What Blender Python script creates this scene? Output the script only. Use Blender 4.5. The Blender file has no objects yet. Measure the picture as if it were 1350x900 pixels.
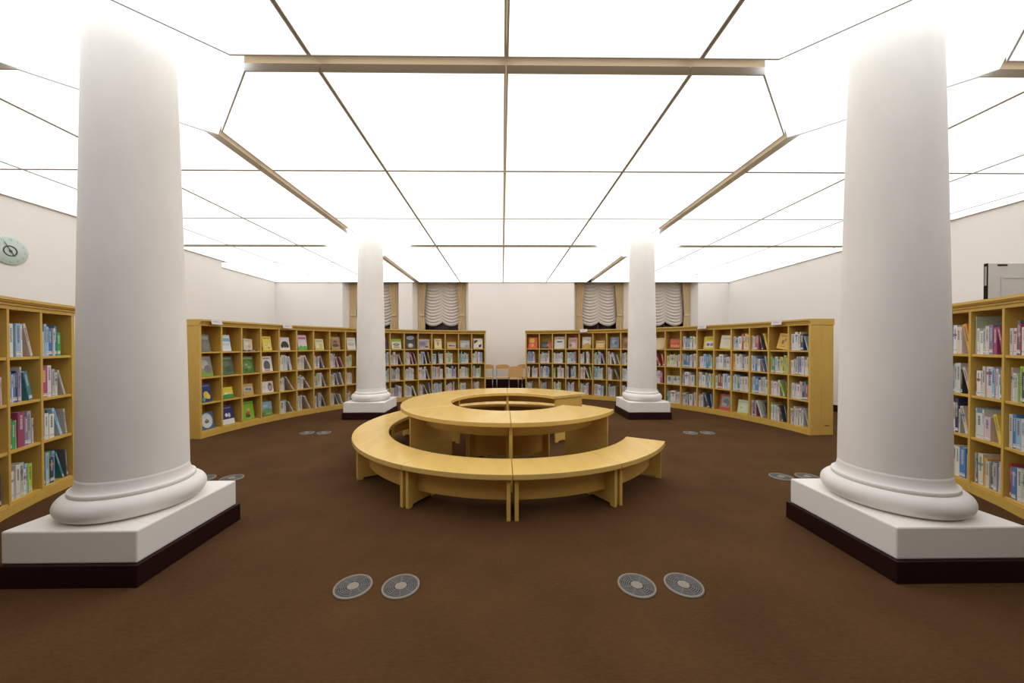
import bpy, bmesh, math, random
from mathutils import Vector, Matrix
random.seed(7)
C = bpy.context.scene.collection
S = bpy.context.scene
PI = math.pi
rad = math.radians

# ------------------------------------------------------------------ materials
def mat(name, col, rough=.5, metal=0., spec=.5, noise=None, bump=None, emit=None, attr=False, wood=False):
    m = bpy.data.materials.new(name); m.use_nodes = True
    nt = m.node_tree; b = nt.nodes['Principled BSDF']
    b.inputs['Base Color'].default_value = (*col, 1)
    b.inputs['Roughness'].default_value = rough
    b.inputs['Metallic'].default_value = metal
    b.inputs['Specular IOR Level'].default_value = spec
    L = nt.links.new
    if attr:
        a = nt.nodes.new('ShaderNodeAttribute'); a.attribute_name = 'Col'
        L(a.outputs['Color'], b.inputs['Base Color'])
    if noise:
        sc, amt, stretch = noise
        tc = nt.nodes.new('ShaderNodeTexCoord'); mp = nt.nodes.new('ShaderNodeMapping')
        mp.inputs['Scale'].default_value = stretch
        n = nt.nodes.new('ShaderNodeTexNoise'); n.inputs['Scale'].default_value = sc; n.inputs['Detail'].default_value = 5
        r = nt.nodes.new('ShaderNodeValToRGB')
        r.color_ramp.elements[0].position = .3; r.color_ramp.elements[1].position = .7
        r.color_ramp.elements[0].color = (*[c*(1-amt) for c in col], 1)
        r.color_ramp.elements[1].color = (*[min(1, c*(1+amt)) for c in col], 1)
        L(tc.outputs['Object'], mp.inputs[0]); L(mp.outputs[0], n.inputs['Vector'])
        L(n.outputs['Fac'], r.inputs[0]); L(r.outputs[0], b.inputs['Base Color'])
    if bump:
        tc2 = nt.nodes.new('ShaderNodeTexCoord')
        n2 = nt.nodes.new('ShaderNodeTexNoise'); n2.inputs['Scale'].default_value = bump[0]; n2.inputs['Detail'].default_value = 3
        bp = nt.nodes.new('ShaderNodeBump'); bp.inputs['Strength'].default_value = bump[1]; bp.inputs['Distance'].default_value = bump[2]
        L(tc2.outputs['Object'], n2.inputs['Vector']); L(n2.outputs['Fac'], bp.inputs['Height']); L(bp.outputs[0], b.inputs['Normal'])
    if emit:
        b.inputs['Emission Color'].default_value = (*emit[0], 1)
        b.inputs['Emission Strength'].default_value = emit[1]
    return m

M = {}
M['wall'] = mat('wall_paint', (.83, .785, .74), .8, spec=.25, bump=(60, .06, .002))
M['column'] = mat('column_plaster', (.82, .775, .735), .65, spec=.3, noise=(3.5, .05, (1, 1, .5)), bump=(25, .08, .004))
M['plinth'] = mat('plinth_paint', (.82, .775, .735), .7, spec=.25, bump=(18, .1, .004))
M['burgundy'] = mat('dark_burgundy_stone', (.020, .004, .004), .5, spec=.22)
M['wood'] = mat('maple_laminate', (.72, .462, .118), .26, spec=.5, noise=(2.2, .06, (1, 1, 9)))
M['woodtop'] = mat('maple_top', (.77, .515, .160), .17, spec=.5, noise=(2.2, .05, (5, 1, 1)))
M['case'] = mat('bookcase_maple', (.62, .390, .085), .42, spec=.35, noise=(2.5, .05, (6, 6, .8)))
M['slot'] = mat('ceiling_groove_paint', (.36, .27, .165), .7)
M['ceil'] = mat('ceiling_paint', (.5, .46, .41), .8)
M['frame'] = mat('panel_frame', (.80, .80, .80), .5)
M['glow'] = mat('luminous_diffuser', (.8, .8, .8), .5, emit=((.955, .985, 1.0), 1.4))
M['well'] = mat('light_well_diffuser', (.85, .85, .85), .5, emit=((.93, .985, 1.0), .95))
M['metal'] = mat('vent_metal', (.135, .13, .125), .55, metal=.3)
M['rim'] = mat('vent_rim', (.235, .19, .15), .55, metal=.1)
M['ventdark'] = mat('vent_dark', (.06, .055, .05), .7)
M['curtain'] = mat('tan_curtain', (.64, .50, .31), .85, spec=.1, noise=(14, .08, (1, 1, .1)))
M['blind'] = mat('swag_blind_fabric', (.60, .535, .475), .8, spec=.15)
M['winframe'] = mat('dark_window_wood', (.035, .014, .010), .5)
M['door'] = mat('door_paint', (.60, .56, .52), .55)
M['doordark'] = mat('door_edge', (.02, .013, .010), .8, spec=.1)
M['chairwood'] = mat('chair_ply', (.62, .36, .13), .4)
M['chairmetal'] = mat('chair_tube', (.30, .29, .27), .4, metal=.7)
M['card'] = mat('sign_card', (.62, .57, .56), .6)
M['cardink'] = mat('sign_ink', (.28, .27, .28), .7)
M['clockglass'] = mat('clock_pale_green_glass', (.50, .585, .535), .2, spec=.5)
M['clockdark'] = mat('clock_dark', (.06, .06, .055), .4)
M['clocknum'] = mat('clock_numerals', (.23, .30, .25), .5)
M['pages'] = mat('paper_pages', (.70, .655, .56), .9, spec=.1)
M['book'] = mat('book_cover', (.5, .5, .5), .42, attr=True, spec=.4)
M['slotdark'] = mat('finger_slot_dark', (.10, .035, .012), .7)

# carpet
def carpet():
    m = bpy.data.materials.new('brown_carpet'); m.use_nodes = True
    nt = m.node_tree; b = nt.nodes['Principled BSDF']; L = nt.links.new
    b.inputs['Roughness'].default_value = .95; b.inputs['Specular IOR Level'].default_value = .12
    tc = nt.nodes.new('ShaderNodeTexCoord')
    n1 = nt.nodes.new('ShaderNodeTexNoise'); n1.inputs['Scale'].default_value = 2.1; n1.inputs['Detail'].default_value = 6
    n2 = nt.nodes.new('ShaderNodeTexNoise'); n2.inputs['Scale'].default_value = 90; n2.inputs['Detail'].default_value = 3
    mp = nt.nodes.new('ShaderNodeMapping'); mp.inputs['Scale'].default_value = (.35, 1, 1)
    r1 = nt.nodes.new('ShaderNodeValToRGB'); r1.color_ramp.elements[0].position = .3; r1.color_ramp.elements[1].position = .72
    base = (.090, .0430, .0150)
    r1.color_ramp.elements[0].color = (*[c*.86 for c in base], 1); r1.color_ramp.elements[1].color = (*[c*1.16 for c in base], 1)
    mix = nt.nodes.new('ShaderNodeMixRGB'); mix.blend_type = 'MULTIPLY'; mix.inputs[0].default_value = .5
    r2 = nt.nodes.new('ShaderNodeValToRGB'); r2.color_ramp.elements[0].position = .3; r2.color_ramp.elements[1].position = .7
    r2.color_ramp.elements[0].color = (.62, .62, .62, 1); r2.color_ramp.elements[1].color = (1.0, 1.0, 1.0, 1)
    L(tc.outputs['Object'], n1.inputs['Vector']); L(tc.outputs['Object'], mp.inputs[0]); L(mp.outputs[0], n2.inputs['Vector'])
    L(n1.outputs['Fac'], r1.inputs[0]); L(n2.outputs['Fac'], r2.inputs[0])
    L(r1.outputs[0], mix.inputs[1]); L(r2.outputs[0], mix.inputs[2]); L(mix.outputs[0], b.inputs['Base Color'])
    bp = nt.nodes.new('ShaderNodeBump'); bp.inputs['Strength'].default_value = .35; bp.inputs['Distance'].default_value = .004
    L(n2.outputs['Fac'], bp.inputs['Height']); L(bp.outputs[0], b.inputs['Normal'])
    return m
M['carpet'] = carpet()

# ------------------------------------------------------------------ mesh builder
class MB:
    def __init__(self): self.v = []; self.f = []; self.c = []; self.s = []
    def face(self, pts, col=None, smooth=False):
        b = len(self.v); self.v += [tuple(p) for p in pts]; self.f.append(tuple(range(b, b+len(pts)))); self.c.append(col); self.s.append(smooth)
    def raw(self, vs, fs, col=None, smooth=False):
        b = len(self.v); self.v += [tuple(p) for p in vs]
        for f in fs: self.f.append(tuple(b+i for i in f)); self.c.append(col); self.s.append(smooth)
    def box(self, x0, x1, y0, y1, z0, z1, col=None, mtx=None):
        vs = [(x0,y0,z0),(x1,y0,z0),(x1,y1,z0),(x0,y1,z0),(x0,y0,z1),(x1,y0,z1),(x1,y1,z1),(x0,y1,z1)]
        if mtx: vs = [mtx @ Vector(v) for v in vs]
        self.raw(vs, [(0,3,2,1),(4,5,6,7),(0,1,5,4),(1,2,6,5),(2,3,7,6),(3,0,4,7)], col)
    def prism(self, poly, z0, z1, col=None, mtx=None):      # poly CCW in xy
        n = len(poly)
        vs = [(x,y,z0) for x,y in poly]+[(x,y,z1) for x,y in poly]
        if mtx: vs = [mtx @ Vector(v) for v in vs]
        self.raw(vs, [tuple(range(n-1,-1,-1)), tuple(range(n,2*n))]+[(i,(i+1)%n,n+(i+1)%n,n+i) for i in range(n)], col)
    def slab(self, poly, frame, thick, col=None):           # outline poly of (a,b) in a plane frame(origin,ea,eb,en), centred thickness
        o, ea, eb, en = frame; n = len(poly)
        vs = [o+ea*a+eb*b-en*thick/2 for a,b in poly]+[o+ea*a+eb*b+en*thick/2 for a,b in poly]
        self.raw(vs, [tuple(range(n-1,-1,-1)), tuple(range(n,2*n))]+[(i,(i+1)%n,n+(i+1)%n,n+i) for i in range(n)], col)
    def lathe(self, prof, cx=0, cy=0, n=48, smooth=True, cap=True):
        k = len(prof); vs = []
        for i in range(n):
            a = 2*PI*i/n
            vs += [(cx+r*math.cos(a), cy+r*math.sin(a), z) for r, z in prof]
        fs = []
        for i in range(n):
            j = (i+1) % n
            for q in range(k-1): fs.append((i*k+q, j*k+q, j*k+q+1, i*k+q+1))
        self.raw(vs, fs, None, smooth)
        if cap:
            self.raw([(cx+prof[-1][0]*math.cos(2*PI*i/n), cy+prof[-1][0]*math.sin(2*PI*i/n), prof[-1][1]) for i in range(n)], [tuple(range(n))])
    def arc(self, c, r0, r1, z0, z1, a0, a1, n):            # ring sector, degrees
        vs = []
        for i in range(n+1):
            a = rad(a0+(a1-a0)*i/n); ca, sa = math.cos(a), math.sin(a)
            vs += [(c[0]+r0*ca,c[1]+r0*sa,z0),(c[0]+r1*ca,c[1]+r1*sa,z0),(c[0]+r1*ca,c[1]+r1*sa,z1),(c[0]+r0*ca,c[1]+r0*sa,z1)]
        fs = [(0,3,2,1), (4*n,4*n+1,4*n+2,4*n+3)]
        for i in range(n):
            b, d = 4*i, 4*i+4
            fs += [(b,b+1,d+1,d),(b+1,b+2,d+2,d+1),(b+2,b+3,d+3,d+2),(b+3,b,d,d+3)]
        self.raw(vs, fs)
    def tube(self, pts, r, n=10):
        pts = [Vector(p) for p in pts]; vs = []; fs = []
        up = Vector((0,0,1))
        for i, p in enumerate(pts):
            d = (pts[min(i+1,len(pts)-1)]-pts[max(i-1,0)]).normalized()
            a = d.cross(up)
            if a.length < 1e-3: a = d.cross(Vector((0,1,0)))
            a.normalize(); b = d.cross(a)
            vs += [p+a*r*math.cos(2*PI*k/n)+b*r*math.sin(2*PI*k/n) for k in range(n)]
        for i in range(len(pts)-1):
            for k in range(n): fs.append((i*n+k, i*n+(k+1)%n, (i+1)*n+(k+1)%n, (i+1)*n+k))
        fs += [tuple(range(n-1,-1,-1)), tuple((len(pts)-1)*n+k for k in range(n))]
        self.raw(vs, fs, None, True)
    def mesh(self, name, m, merge=True):
        me = bpy.data.meshes.new(name); me.from_pydata(self.v, [], self.f)
        me.materials.append(m)
        if any(c is not None for c in self.c):
            at = me.color_attributes.new('Col', 'FLOAT_COLOR', 'CORNER')
            i = 0
            for p, c in zip(me.polygons, self.c):
                cc = (*(c or (.7,.65,.56)), 1)
                for li in p.loop_indices: at.data[li].color = cc
        for p, s in zip(me.polygons, self.s): p.use_smooth = s
        bm = bmesh.new(); bm.from_mesh(me)
        if merge: bmesh.ops.remove_doubles(bm, verts=bm.verts, dist=1e-5)
        bmesh.ops.recalc_face_normals(bm, faces=bm.faces)
        bm.to_mesh(me); bm.free()
        return me
    def build(self, name, m, parent=None, merge=True, bevel=0):
        o = bpy.data.objects.new(name, self.mesh(name, m, merge)); C.objects.link(o)
        if parent: o.parent = parent
        if bevel:
            b = o.modifiers.new('bevel','BEVEL'); b.width = bevel; b.segments = 2; b.limit_method = 'ANGLE'; b.angle_limit = rad(40)
        return o

def tag(o, label=None, cat=None, group=None, kind=None):
    if label: o['label'] = label
    if cat: o['category'] = cat
    if group: o['group'] = group
    if kind: o['kind'] = kind
    return o
def empty(name, loc=(0,0,0), rz=0):
    o = bpy.data.objects.new(name, None); C.objects.link(o); o.location = loc; o.rotation_euler = (0,0,rz); o.empty_display_size = .1
    return o
def struct(o): o['kind'] = 'structure'; return o
ORD = ['zeroth','first','second','third','fourth','fifth','sixth','seventh','eighth','ninth','tenth','eleventh','twelfth','thirteenth','fourteenth','fifteenth','sixteenth','seventeenth','eighteenth']

# ------------------------------------------------------------------ setting
ZC = 3.08
XL, XLR, XR, YB, YREAR = -5.87, -6.36, 6.47, 10.1, -3.0
YSTEP = 7.56
f = MB(); f.box(XLR-.3, XR+.3, YREAR-.3, YB+.6, -.1, 0); struct(f.build('floor', M['carpet']))
w = MB(); w.prism([(XL,YREAR),(XL,YSTEP),(XLR,YSTEP),(XLR,YB+.4),(XLR-.25,YB+.4),(XLR-.25,YREAR)], 0, 4.2); struct(w.build('wall_left', M['wall']))
w = MB(); w.box(XR, XR+.25, YREAR, YB+.4, 0, 4.2); struct(w.build('wall_right', M['wall']))
w = MB(); w.box(XLR-.25, XR+.25, YREAR-.25, YREAR, 0, 4.2); struct(w.build('wall_rear', mat('rear_wall_toned_down', (.36, .31, .26), .8)))  # out-of-view wall, toned down to throw less light onto the column fronts
# back wall with four splayed niches
BL = [-3.70, -1.74, 2.83, 4.80]           # centres of the windows
poly = [(XLR, YB)]
for c in BL: poly += [(c-.79, YB), (c-.66, YB+.36), (c+.66, YB+.36), (c+.79, YB)]
poly += [(XR, YB), (XR, YB+.62), (XLR, YB+.62)]
# wedge pieces so that the mesh stays simple
w = MB()
xs = [XLR] + sum([[c-.79, c+.79] for c in BL], []) + [XR]
for i in range(0, len(xs), 2):
    a, b = xs[i], xs[i+1]
    la = .13 if i > 0 else 0; lb = .13 if i+1 < len(xs)-1 else 0
    w.prism([(a, YB), (b, YB), (b+lb, YB+.36), (a-la, YB+.36)], 0, 4.2)
w.box(XLR, XR, YB+.36, YB+.6, 0, .9)
for i in range(0, len(xs), 2):
    a, b = xs[i], xs[i+1]
    w.box(a-(.13 if i else 0), b+(.13 if i+1 < len(xs)-1 else 0), YB+.36, YB+.6, .9, 4.2)
struct(w.build('wall_back', M['wall'], merge=False))
for i, c in enumerate(BL):
    t = struct(empty('window_%d' % (i+1), (c, YB+.45, .9)))
    fr = MB()
    for a, b, z0, z1 in ((-.66,-.58,0,2.3),(.58,.66,0,2.3),(-.58,.58,0,.08),(-.58,.58,2.22,2.3),(-.02,.02,.08,2.22),(-.58,-.02,1.05,1.09),(.02,.58,1.05,1.09)):
        fr.box(a, b, -.03, .03, z0, z1)
    fr.build('window_frame', M['winframe'], t, merge=False)
    g = MB(); g.box(-.58, .58, .005, .012, .08, 2.22)
    gm = M.get('glass') or mat('night_window_glass', (.022,.009,.007), .12); M['glass'] = gm
    g.build('window_glass', gm, t)
    s = MB(); s.box(-.66, .66, -.09, -.03, -.03, .03); s.build('window_sill', M['winframe'], t)
b = MB()
for i in range(0, len(xs), 2): b.box(xs[i]+.002, xs[i+1]-.002, YB-.02, YB-.001, 0, .345)
struct(b.build('baseboard_back', M['burgundy'], merge=False))
b = MB(); b.box(XL+.001, XL+.02, YREAR+.03, YSTEP, 0, .13); struct(b.build('baseboard_left', M['burgundy']))
b = MB(); b.box(XR-.02, XR-.001, YREAR+.03, YB-.03, 0, .13); struct(b.build('baseboard_right', M['burgundy']))

# ------------------------------------------------------------------ ceiling
SX = (-2.39, 2.46); SY = (2.285, 6.42); HS = .056; WD = .77
def clip(poly, nx, ny, d):       # keep nx*x+ny*y >= d
    out = []
    for i in range(len(poly)):
        p, q = poly[i], poly[(i+1) % len(poly)]
        a = nx*p[0]+ny*p[1]-d; b_ = nx*q[0]+ny*q[1]-d
        if a >= 0: out.append(p)
        if a*b_ < 0:
            t = a/(a-b_); out.append((p[0]+t*(q[0]-p[0]), p[1]+t*(q[1]-p[1])))
    return out
def chamfer(poly, extra=0):
    cx = sum(p[0] for p in poly)/len(poly); cy = sum(p[1] for p in poly)/len(poly)
    for wx in SX:
        for wy in SY:
            sx = 1 if cx > wx else -1; sy = 1 if cy > wy else -1
            poly = clip(poly, sx, sy, sx*wx+sy*wy+WD+extra)
            if len(poly) < 3: return poly
    return poly
YNEAR = -.55
xe = [XLR, SX[0], SX[1], XR]; ye = [YREAR, SY[0], SY[1], YB]
cl = MB()
for i in range(3):
    for j in range(3):
        p = chamfer([(xe[i],ye[j]),(xe[i+1],ye[j]),(xe[i+1],ye[j+1]),(xe[i],ye[j+1])])
        cl.prism(p, ZC+.085, ZC+.115)
struct(cl.build('ceiling', M['slot'], merge=False))
cl = MB(); cl.box(XLR-.25, XR+.25, YREAR-.25, YB+.6, 4.2, 4.3); struct(cl.build('ceiling_slab', M['ceil']))
tr = MB()   # plain ceiling around the luminous field: behind the camera
tr.prism([(XL,YREAR),(XR,YREAR),(XR,YNEAR-.02),(XL,YNEAR-.02)], ZC+.02, ZC+.06)
struct(tr.build('ceiling_border', M['ceil'], merge=False))
colX = [[XL+.015,-4.83,-3.61,SX[0]-HS],[SX[0]+HS,-1.18,.03,1.245,SX[1]-HS],[SX[1]+HS,3.69,4.91,6.12,XR-.015]]
rowY = [[YNEAR,.85,SY[0]-HS],[SY[0]+HS,3.67,5.04,SY[1]-HS],[SY[1]+HS,7.69,8.96,YB-.012]]
rows = [r for R in ([(rowY[j][k],rowY[j][k+1],j) for k in range(len(rowY[j])-1)] for j in range(3)) for r in R]
cols = [c for R in ([(colX[j][k],colX[j][k+1],j) for k in range(len(colX[j])-1)] for j in range(3)) for c in R]
GAP = .004
for ri, (y0, y1, j) in enumerate(rows):
    for ci, (x0, x1, i) in enumerate(cols):
        if ci == 0 and y0 > YSTEP: x0 = XLR+.015
        p = chamfer([(x0+GAP,y0+GAP),(x1-GAP,y0+GAP),(x1-GAP,y1-GAP),(x0+GAP,y1-GAP)], .014)
        full = len(p) == 4
        inner = p; n = len(p)
        cxp = sum(q[0] for q in p)/n; cyp = sum(q[1] for q in p)/n
        d = MB()
        # inset outline for the diffuser
        ins = []
        for k in range(n):
            a, b2, c2 = Vector(p[k-1]), Vector(p[k]), Vector(p[(k+1) % n])
            e1 = (b2-a).normalized(); e2 = (c2-b2).normalized()
            n1 = Vector((-e1.y, e1.x)); n2 = Vector((-e2.y, e2.x))
            bis = (n1+n2); bis = bis/ (1+n1.dot(n2))
            ins.append(b2+bis*.010)
        d.prism([(q.x-cxp, q.y-cyp) for q in ins], .003, .02)
        shape = 'square' if full else 'corner-cut'
        if min(x1-x0, y1-y0) < .5: shape = 'narrow'
        o = d.build('ceiling_light', M['glow']); o.location = (cxp, cyp, ZC)
        tag(o, '%s luminous ceiling panel, %s row from back wall, %s from left wall' % (shape, ORD[len(rows)-ri], ORD[ci+1]), 'ceiling light', 'luminous ceiling panels')
        fr = MB(); vs = []
        for q in p: vs += [(q[0]-cxp,q[1]-cyp,0),(q[0]-cxp,q[1]-cyp,.05)]
        for q in ins: vs += [(q.x-cxp,q.y-cyp,0),(q.x-cxp,q.y-cyp,.05)]
        fs = []
        for k in range(n):
            a, c2 = 2*k, 2*((k+1) % n); A, D2 = 2*n+a, 2*n+c2
            fs += [(a,c2,c2+1,a+1),(A,A+1,D2+1,D2),(a,A,D2,c2),(a+1,c2+1,D2+1,A+1)]
        fr.raw(vs, fs); fr.build('panel_frame', M['frame'], o)
# light wells above the columns
k = 0
for wx in SX:
    for wy in SY:
        k += 1
        wl = MB(); q_ = WD-.003; P = [(q_,0),(0,q_),(-q_,0),(0,-q_)]
        for a in range(4):
            p, q = P[a], P[(a+1) % 4]
            wl.raw([(p[0],p[1],ZC+.002),(q[0],q[1],ZC+.002),(q[0],q[1],4.15),(p[0],p[1],4.15),(p[0]*.975,p[1]*.975,ZC+.002),(q[0]*.975,q[1]*.975,ZC+.002),(q[0]*.975,q[1]*.975,4.15),(p[0]*.975,p[1]*.975,4.15)],
                   [(0,1,2,3),(7,6,5,4),(0,4,5,1),(3,2,6,7),(1,5,6,2),(0,3,7,4)])
        o = wl.build('light_well', M['well'], merge=False); o.location = (wx, wy, 0)
        tag(o, 'glowing diamond-shaped light well around the %s %s column top' % ('back' if wy > 4 else 'front', 'left' if wx < 0 else 'right'), 'light well', 'light wells around the column tops')

# ------------------------------------------------------------------ columns
def column(x, y, label):
    t = empty('column', (x, y, 0)); tag(t, label, 'column', 'round white columns'); t['kind'] = 'thing'
    b = MB(); b.box(-.38,.38,-.38,.38,0,.122); b.build('dark_base', M['burgundy'], t, bevel=.004)['label'] = 'dark burgundy base block'
    b = MB(); b.box(-.362,.362,-.362,.362,.122,.300); b.build('plinth', M['plinth'], t, bevel=.009)
    prof = [(.20,.300),(.285,.300)]
    for i in range(15):
        a = -PI/2+PI*i/14; prof.append((.279+.066*math.cos(a), .366+.064*math.sin(a)))
    prof += [(.288,.431),(.288,.452)]
    for i in range(7):
        a = PI/2*i/6; prof.append((.286-.030*math.sin(a), .453+.07*(1-math.cos(a))))
    b = MB(); b.lathe(prof, n=72, cap=True); b.build('torus_base', M['column'], t)
    prof = []
    for i in range(25):
        u = i/24; prof.append((.2565-.0695*(u**1.3), .523+(4.18-.523)*u))
    b = MB(); b.lathe(prof, n=72); b.build('shaft', M['column'], t)
    return t
column(-2.345, 2.31, 'front left white column, big in the picture, beside the front left bookcase')
column(2.52, 2.275, 'front right white column, big in the picture, beside the front right bookcase')
column(-2.43, 6.64, 'back left white column standing in front of the back left bookcase')
column(2.575, 6.54, 'back right white column standing in front of the back right bookcase')

# ------------------------------------------------------------------ table and benches
CT = (.075, 4.34)
def leg_panel(r0, r1, z1, ang, off, th, foot=.045):
    """radial upright panel; off = sideways shift in metres from the seam"""
    a = rad(ang); er = Vector((math.cos(a), math.sin(a), 0)); et = Vector((-math.sin(a), math.cos(a), 0))
    o = et*off
    p = [(r0,0),(r0+foot,0),(r0+foot+.012,.022),(r1-foot-.012,.022),(r1-foot,0),(r1,0),(r1,z1),(r0,z1)]
    m = MB(); m.slab(p, (o, er, Vector((0,0,1)), et), th); return m
def sector_thing(name, r0, r1, ztop, th, a0, a1, lr0, lr1, apr, apz, legoff, legth, label, cat, group):
    am = (a0+a1)/2
    t = empty(name, (CT[0], CT[1], 0)); tag(t, label, cat, group)
    seat = MB(); g = math.degrees(.002/r1)
    seat.arc((0,0), r0, r1, ztop-th, ztop, a0+g, a1-g, 14)
    seat.build('seat', M['woodtop'], t, bevel=.006)
    leg_panel(lr0, lr1, ztop-th-.001, a0, legoff, legth).build('leg', M['wood'], t, bevel=.003)
    leg_panel(lr0, lr1, ztop-th-.001, a1, -legoff, legth).build('leg', M['wood'], t, bevel=.003)
    da = math.degrees((legoff+legth/2)/apr)
    ap = MB(); ap.arc((0,0), apr-.018, apr, apz[0], apz[1], a0+da, a1-da, 12); ap.build('apron', M['wood'], t, bevel=.002)
    return t
place = {}
for k in range(10):
    a1 = 330-30*k; a0 = a1-30
    # k=0 nearest the opening on the near right side, going clockwise over the front, the left and the back
    where = ['open right end of the near side','beside the right end section at the near side','just right of the front middle seam','just left of the front middle seam','front left curve',
             'far left curve nearest the camera side','far left curve away from the camera','behind the table on the left','behind the table at the back middle','open right end behind the table'][0]
    lab = 'curved maple bench of the outer ring, %s clockwise from the near open end' % ORD[k+1]
    sector_thing('curved_bench', 1.385, 1.755, .36, .045, a0, a1, 1.40, 1.722, 1.615, (.115,.290), .030, .030, lab, 'bench', 'outer ring of curved benches')
for k in range(5):
    a1 = 330-60*k; a0 = a1-60
    lab = 'low inner bench under the ring table, %s clockwise from its near end' % ORD[k+1]
    sector_thing('low_curved_bench', .30, .57, .40, .04, a0, a1, .315, .545, .48, (.10,.35), .028, .028, lab, 'bench', 'inner ring of low benches')
t = empty('ring_table', (CT[0], CT[1], 0)); tag(t, 'large C-shaped maple ring table in the middle of the room', 'table')
for k in range(5):
    a0 = 30+60*k; a1 = a0+60; g = math.degrees(.001/1.26)
    m = MB(); m.arc((0,0), .69, 1.262, .587, .63, a0+g, a1-g, 26); m.build('table_top', M['woodtop'], t, bevel=.006)
    d0 = math.degrees((.045 if k == 0 else .017)/1.15); d1 = math.degrees((.045 if k == 4 else .017)/1.15)
    m = MB(); m.arc((0,0), 1.02, 1.04, .458, .586, a0+d0, a1-d1, 20); m.build('apron', M['wood'], t, bevel=.002)
for k in range(6):
    off = .028 if k == 0 else (-.028 if k == 5 else 0)
    leg_panel(.74, 1.205, .586, 30+60*k, off, .03).build('leg', M['wood'], t, bevel=.003)

# ------------------------------------------------------------------ floor vents
def vent_meshes():
    r = MB(); r.lathe([(.100,.0005),(.100,.006),(.090,.008),(.088,.003),(.088,.0005)], n=40, cap=False); rim = r.mesh('rim', M['rim'])
    g = MB()
    for a, b in ((.081,.0855),(.0705,.076),(.060,.0655),(.0495,.055),(.039,.0445)):
        g.lathe([(b,.001),(b,.006),(a,.006),(a,.001)], n=40, cap=False)
    for q in range(8):
        g.box(.03, .088, -.0022, .0022, .001, .0058, mtx=Matrix.Rotation(q*PI/4+.2, 4, 'Z'))
    gr = g.mesh('grille', M['metal'], merge=False)
    p = MB(); p.lathe([(.0885,.0004),(.0885,.0012)], n=40); pan = p.mesh('pan', M['ventdark'])
    c = MB(); c.lathe([(.032,.001),(.032,.006),(.028,.0085)], n=32); cap = c.mesh('centre_cap', M['rim'])
    return (('rim', rim), ('grille', gr), ('pan', pan), ('centre_cap', cap))
VM = vent_meshes()
for x, y, lab in ((-.806,1.92,'outer one of the pair in the front left carpet'),(-.549,1.918,'inner one of the pair in the front left carpet'),
                  (.724,1.905,'inner one of the pair in the front right carpet'),(.979,1.905,'outer one of the pair in the front right carpet'),
                  (-2.93,3.52,'outer one of the pair behind the front left column'),(-2.655,3.52,'inner one of the pair behind the front left column'),
                  (2.74,3.46,'inner one of the pair behind the front right column'),(3.0,3.46,'outer one of the pair behind the front right column'),
                  (-2.91,5.34,'outer one of the pair before the left bookcase'),(-2.66,5.34,'inner one of the pair before the left bookcase'),
                  (2.78,5.22,'inner one of the pair before the right bookcase'),(3.03,5.22,'outer one of the pair before the right bookcase')):
    o = empty('floor_vent', (x, y, 0)); tag(o, 'round grey floor vent, ' + lab, 'floor vent', 'round floor vents')
    for n, me in VM:
        c = bpy.data.objects.new(n, me); C.objects.link(c); c.parent = o

# ------------------------------------------------------------------ bookcases
BC = (.1, 4.7); BR = 4.33; BA = 4.355
SHELF = [1.215, .855, .490, .095]          # top surfaces, top row first
TOPZ = 1.585
ROWN = ['top','second','third','bottom']
CASES = {   # name: (angle of its left end as seen from the middle, number of bays)
    'front left': (-162.45+6*4.42, 6, 4.42), 'left': (175.5, 9, BA), 'back left': (175.5-9*BA, 9, BA),
    'back right': (83.25, 9, BA), 'right': (83.25-9*BA, 9, BA), 'front right': (-17.45, 6, 4.42)}
def pol(r, a, z=0): return Vector((BC[0]+r*math.cos(rad(a)), BC[1]+r*math.sin(rad(a)), z))
def bay_frame(aL, w, k):
    am = aL-w*(k+.5); h = BR*math.cos(rad(w/2))
    er = Vector((math.cos(rad(am)), math.sin(rad(am)), 0)); ex = Vector((math.sin(rad(am)), -math.cos(rad(am)), 0))
    o = Vector((BC[0], BC[1], 0))+er*h
    return Matrix(((ex.x,er.x,0,o.x),(ex.y,er.y,0,o.y),(0,0,1,0),(0,0,0,1)))
def sweep(prof, aL, w, n, ext=0.0, extR=None):
    extR = ext if extR is None else extR
    """closed profile of (radial offset, z) swept along the run"""
    m = MB(); k = len(prof); vs = []; fs = []
    for i in range(n+1):
        a = aL-w*i + (ext if i == 0 else (-extR if i == n else 0))
        vs += [pol(BR+r, a, z) for r, z in prof]
    for i in range(n):
        for q in range(k): fs.append((i*k+q, i*k+(q+1) % k, (i+1)*k+(q+1) % k, (i+1)*k+q))
    fs += [tuple(range(k-1,-1,-1)), tuple(n*k+q for q in range(k))]
    m.raw(vs, fs); return m
DEPTH = .29
CASELAB = {'front left': 'tall curved maple bookcase at the left picture edge behind the front left column',
  'left': 'curved maple bookcase along the left wall with face-out picture books at its near end',
  'back left': 'curved maple bookcase left of the back wall gap, partly behind the back left column',
  'back right': 'curved maple bookcase right of the back wall gap, partly behind the back right column',
  'right': 'curved maple bookcase along the right wall with a plain end panel',
  'front right': 'tall curved maple bookcase at the right picture edge behind the front right column'}
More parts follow.
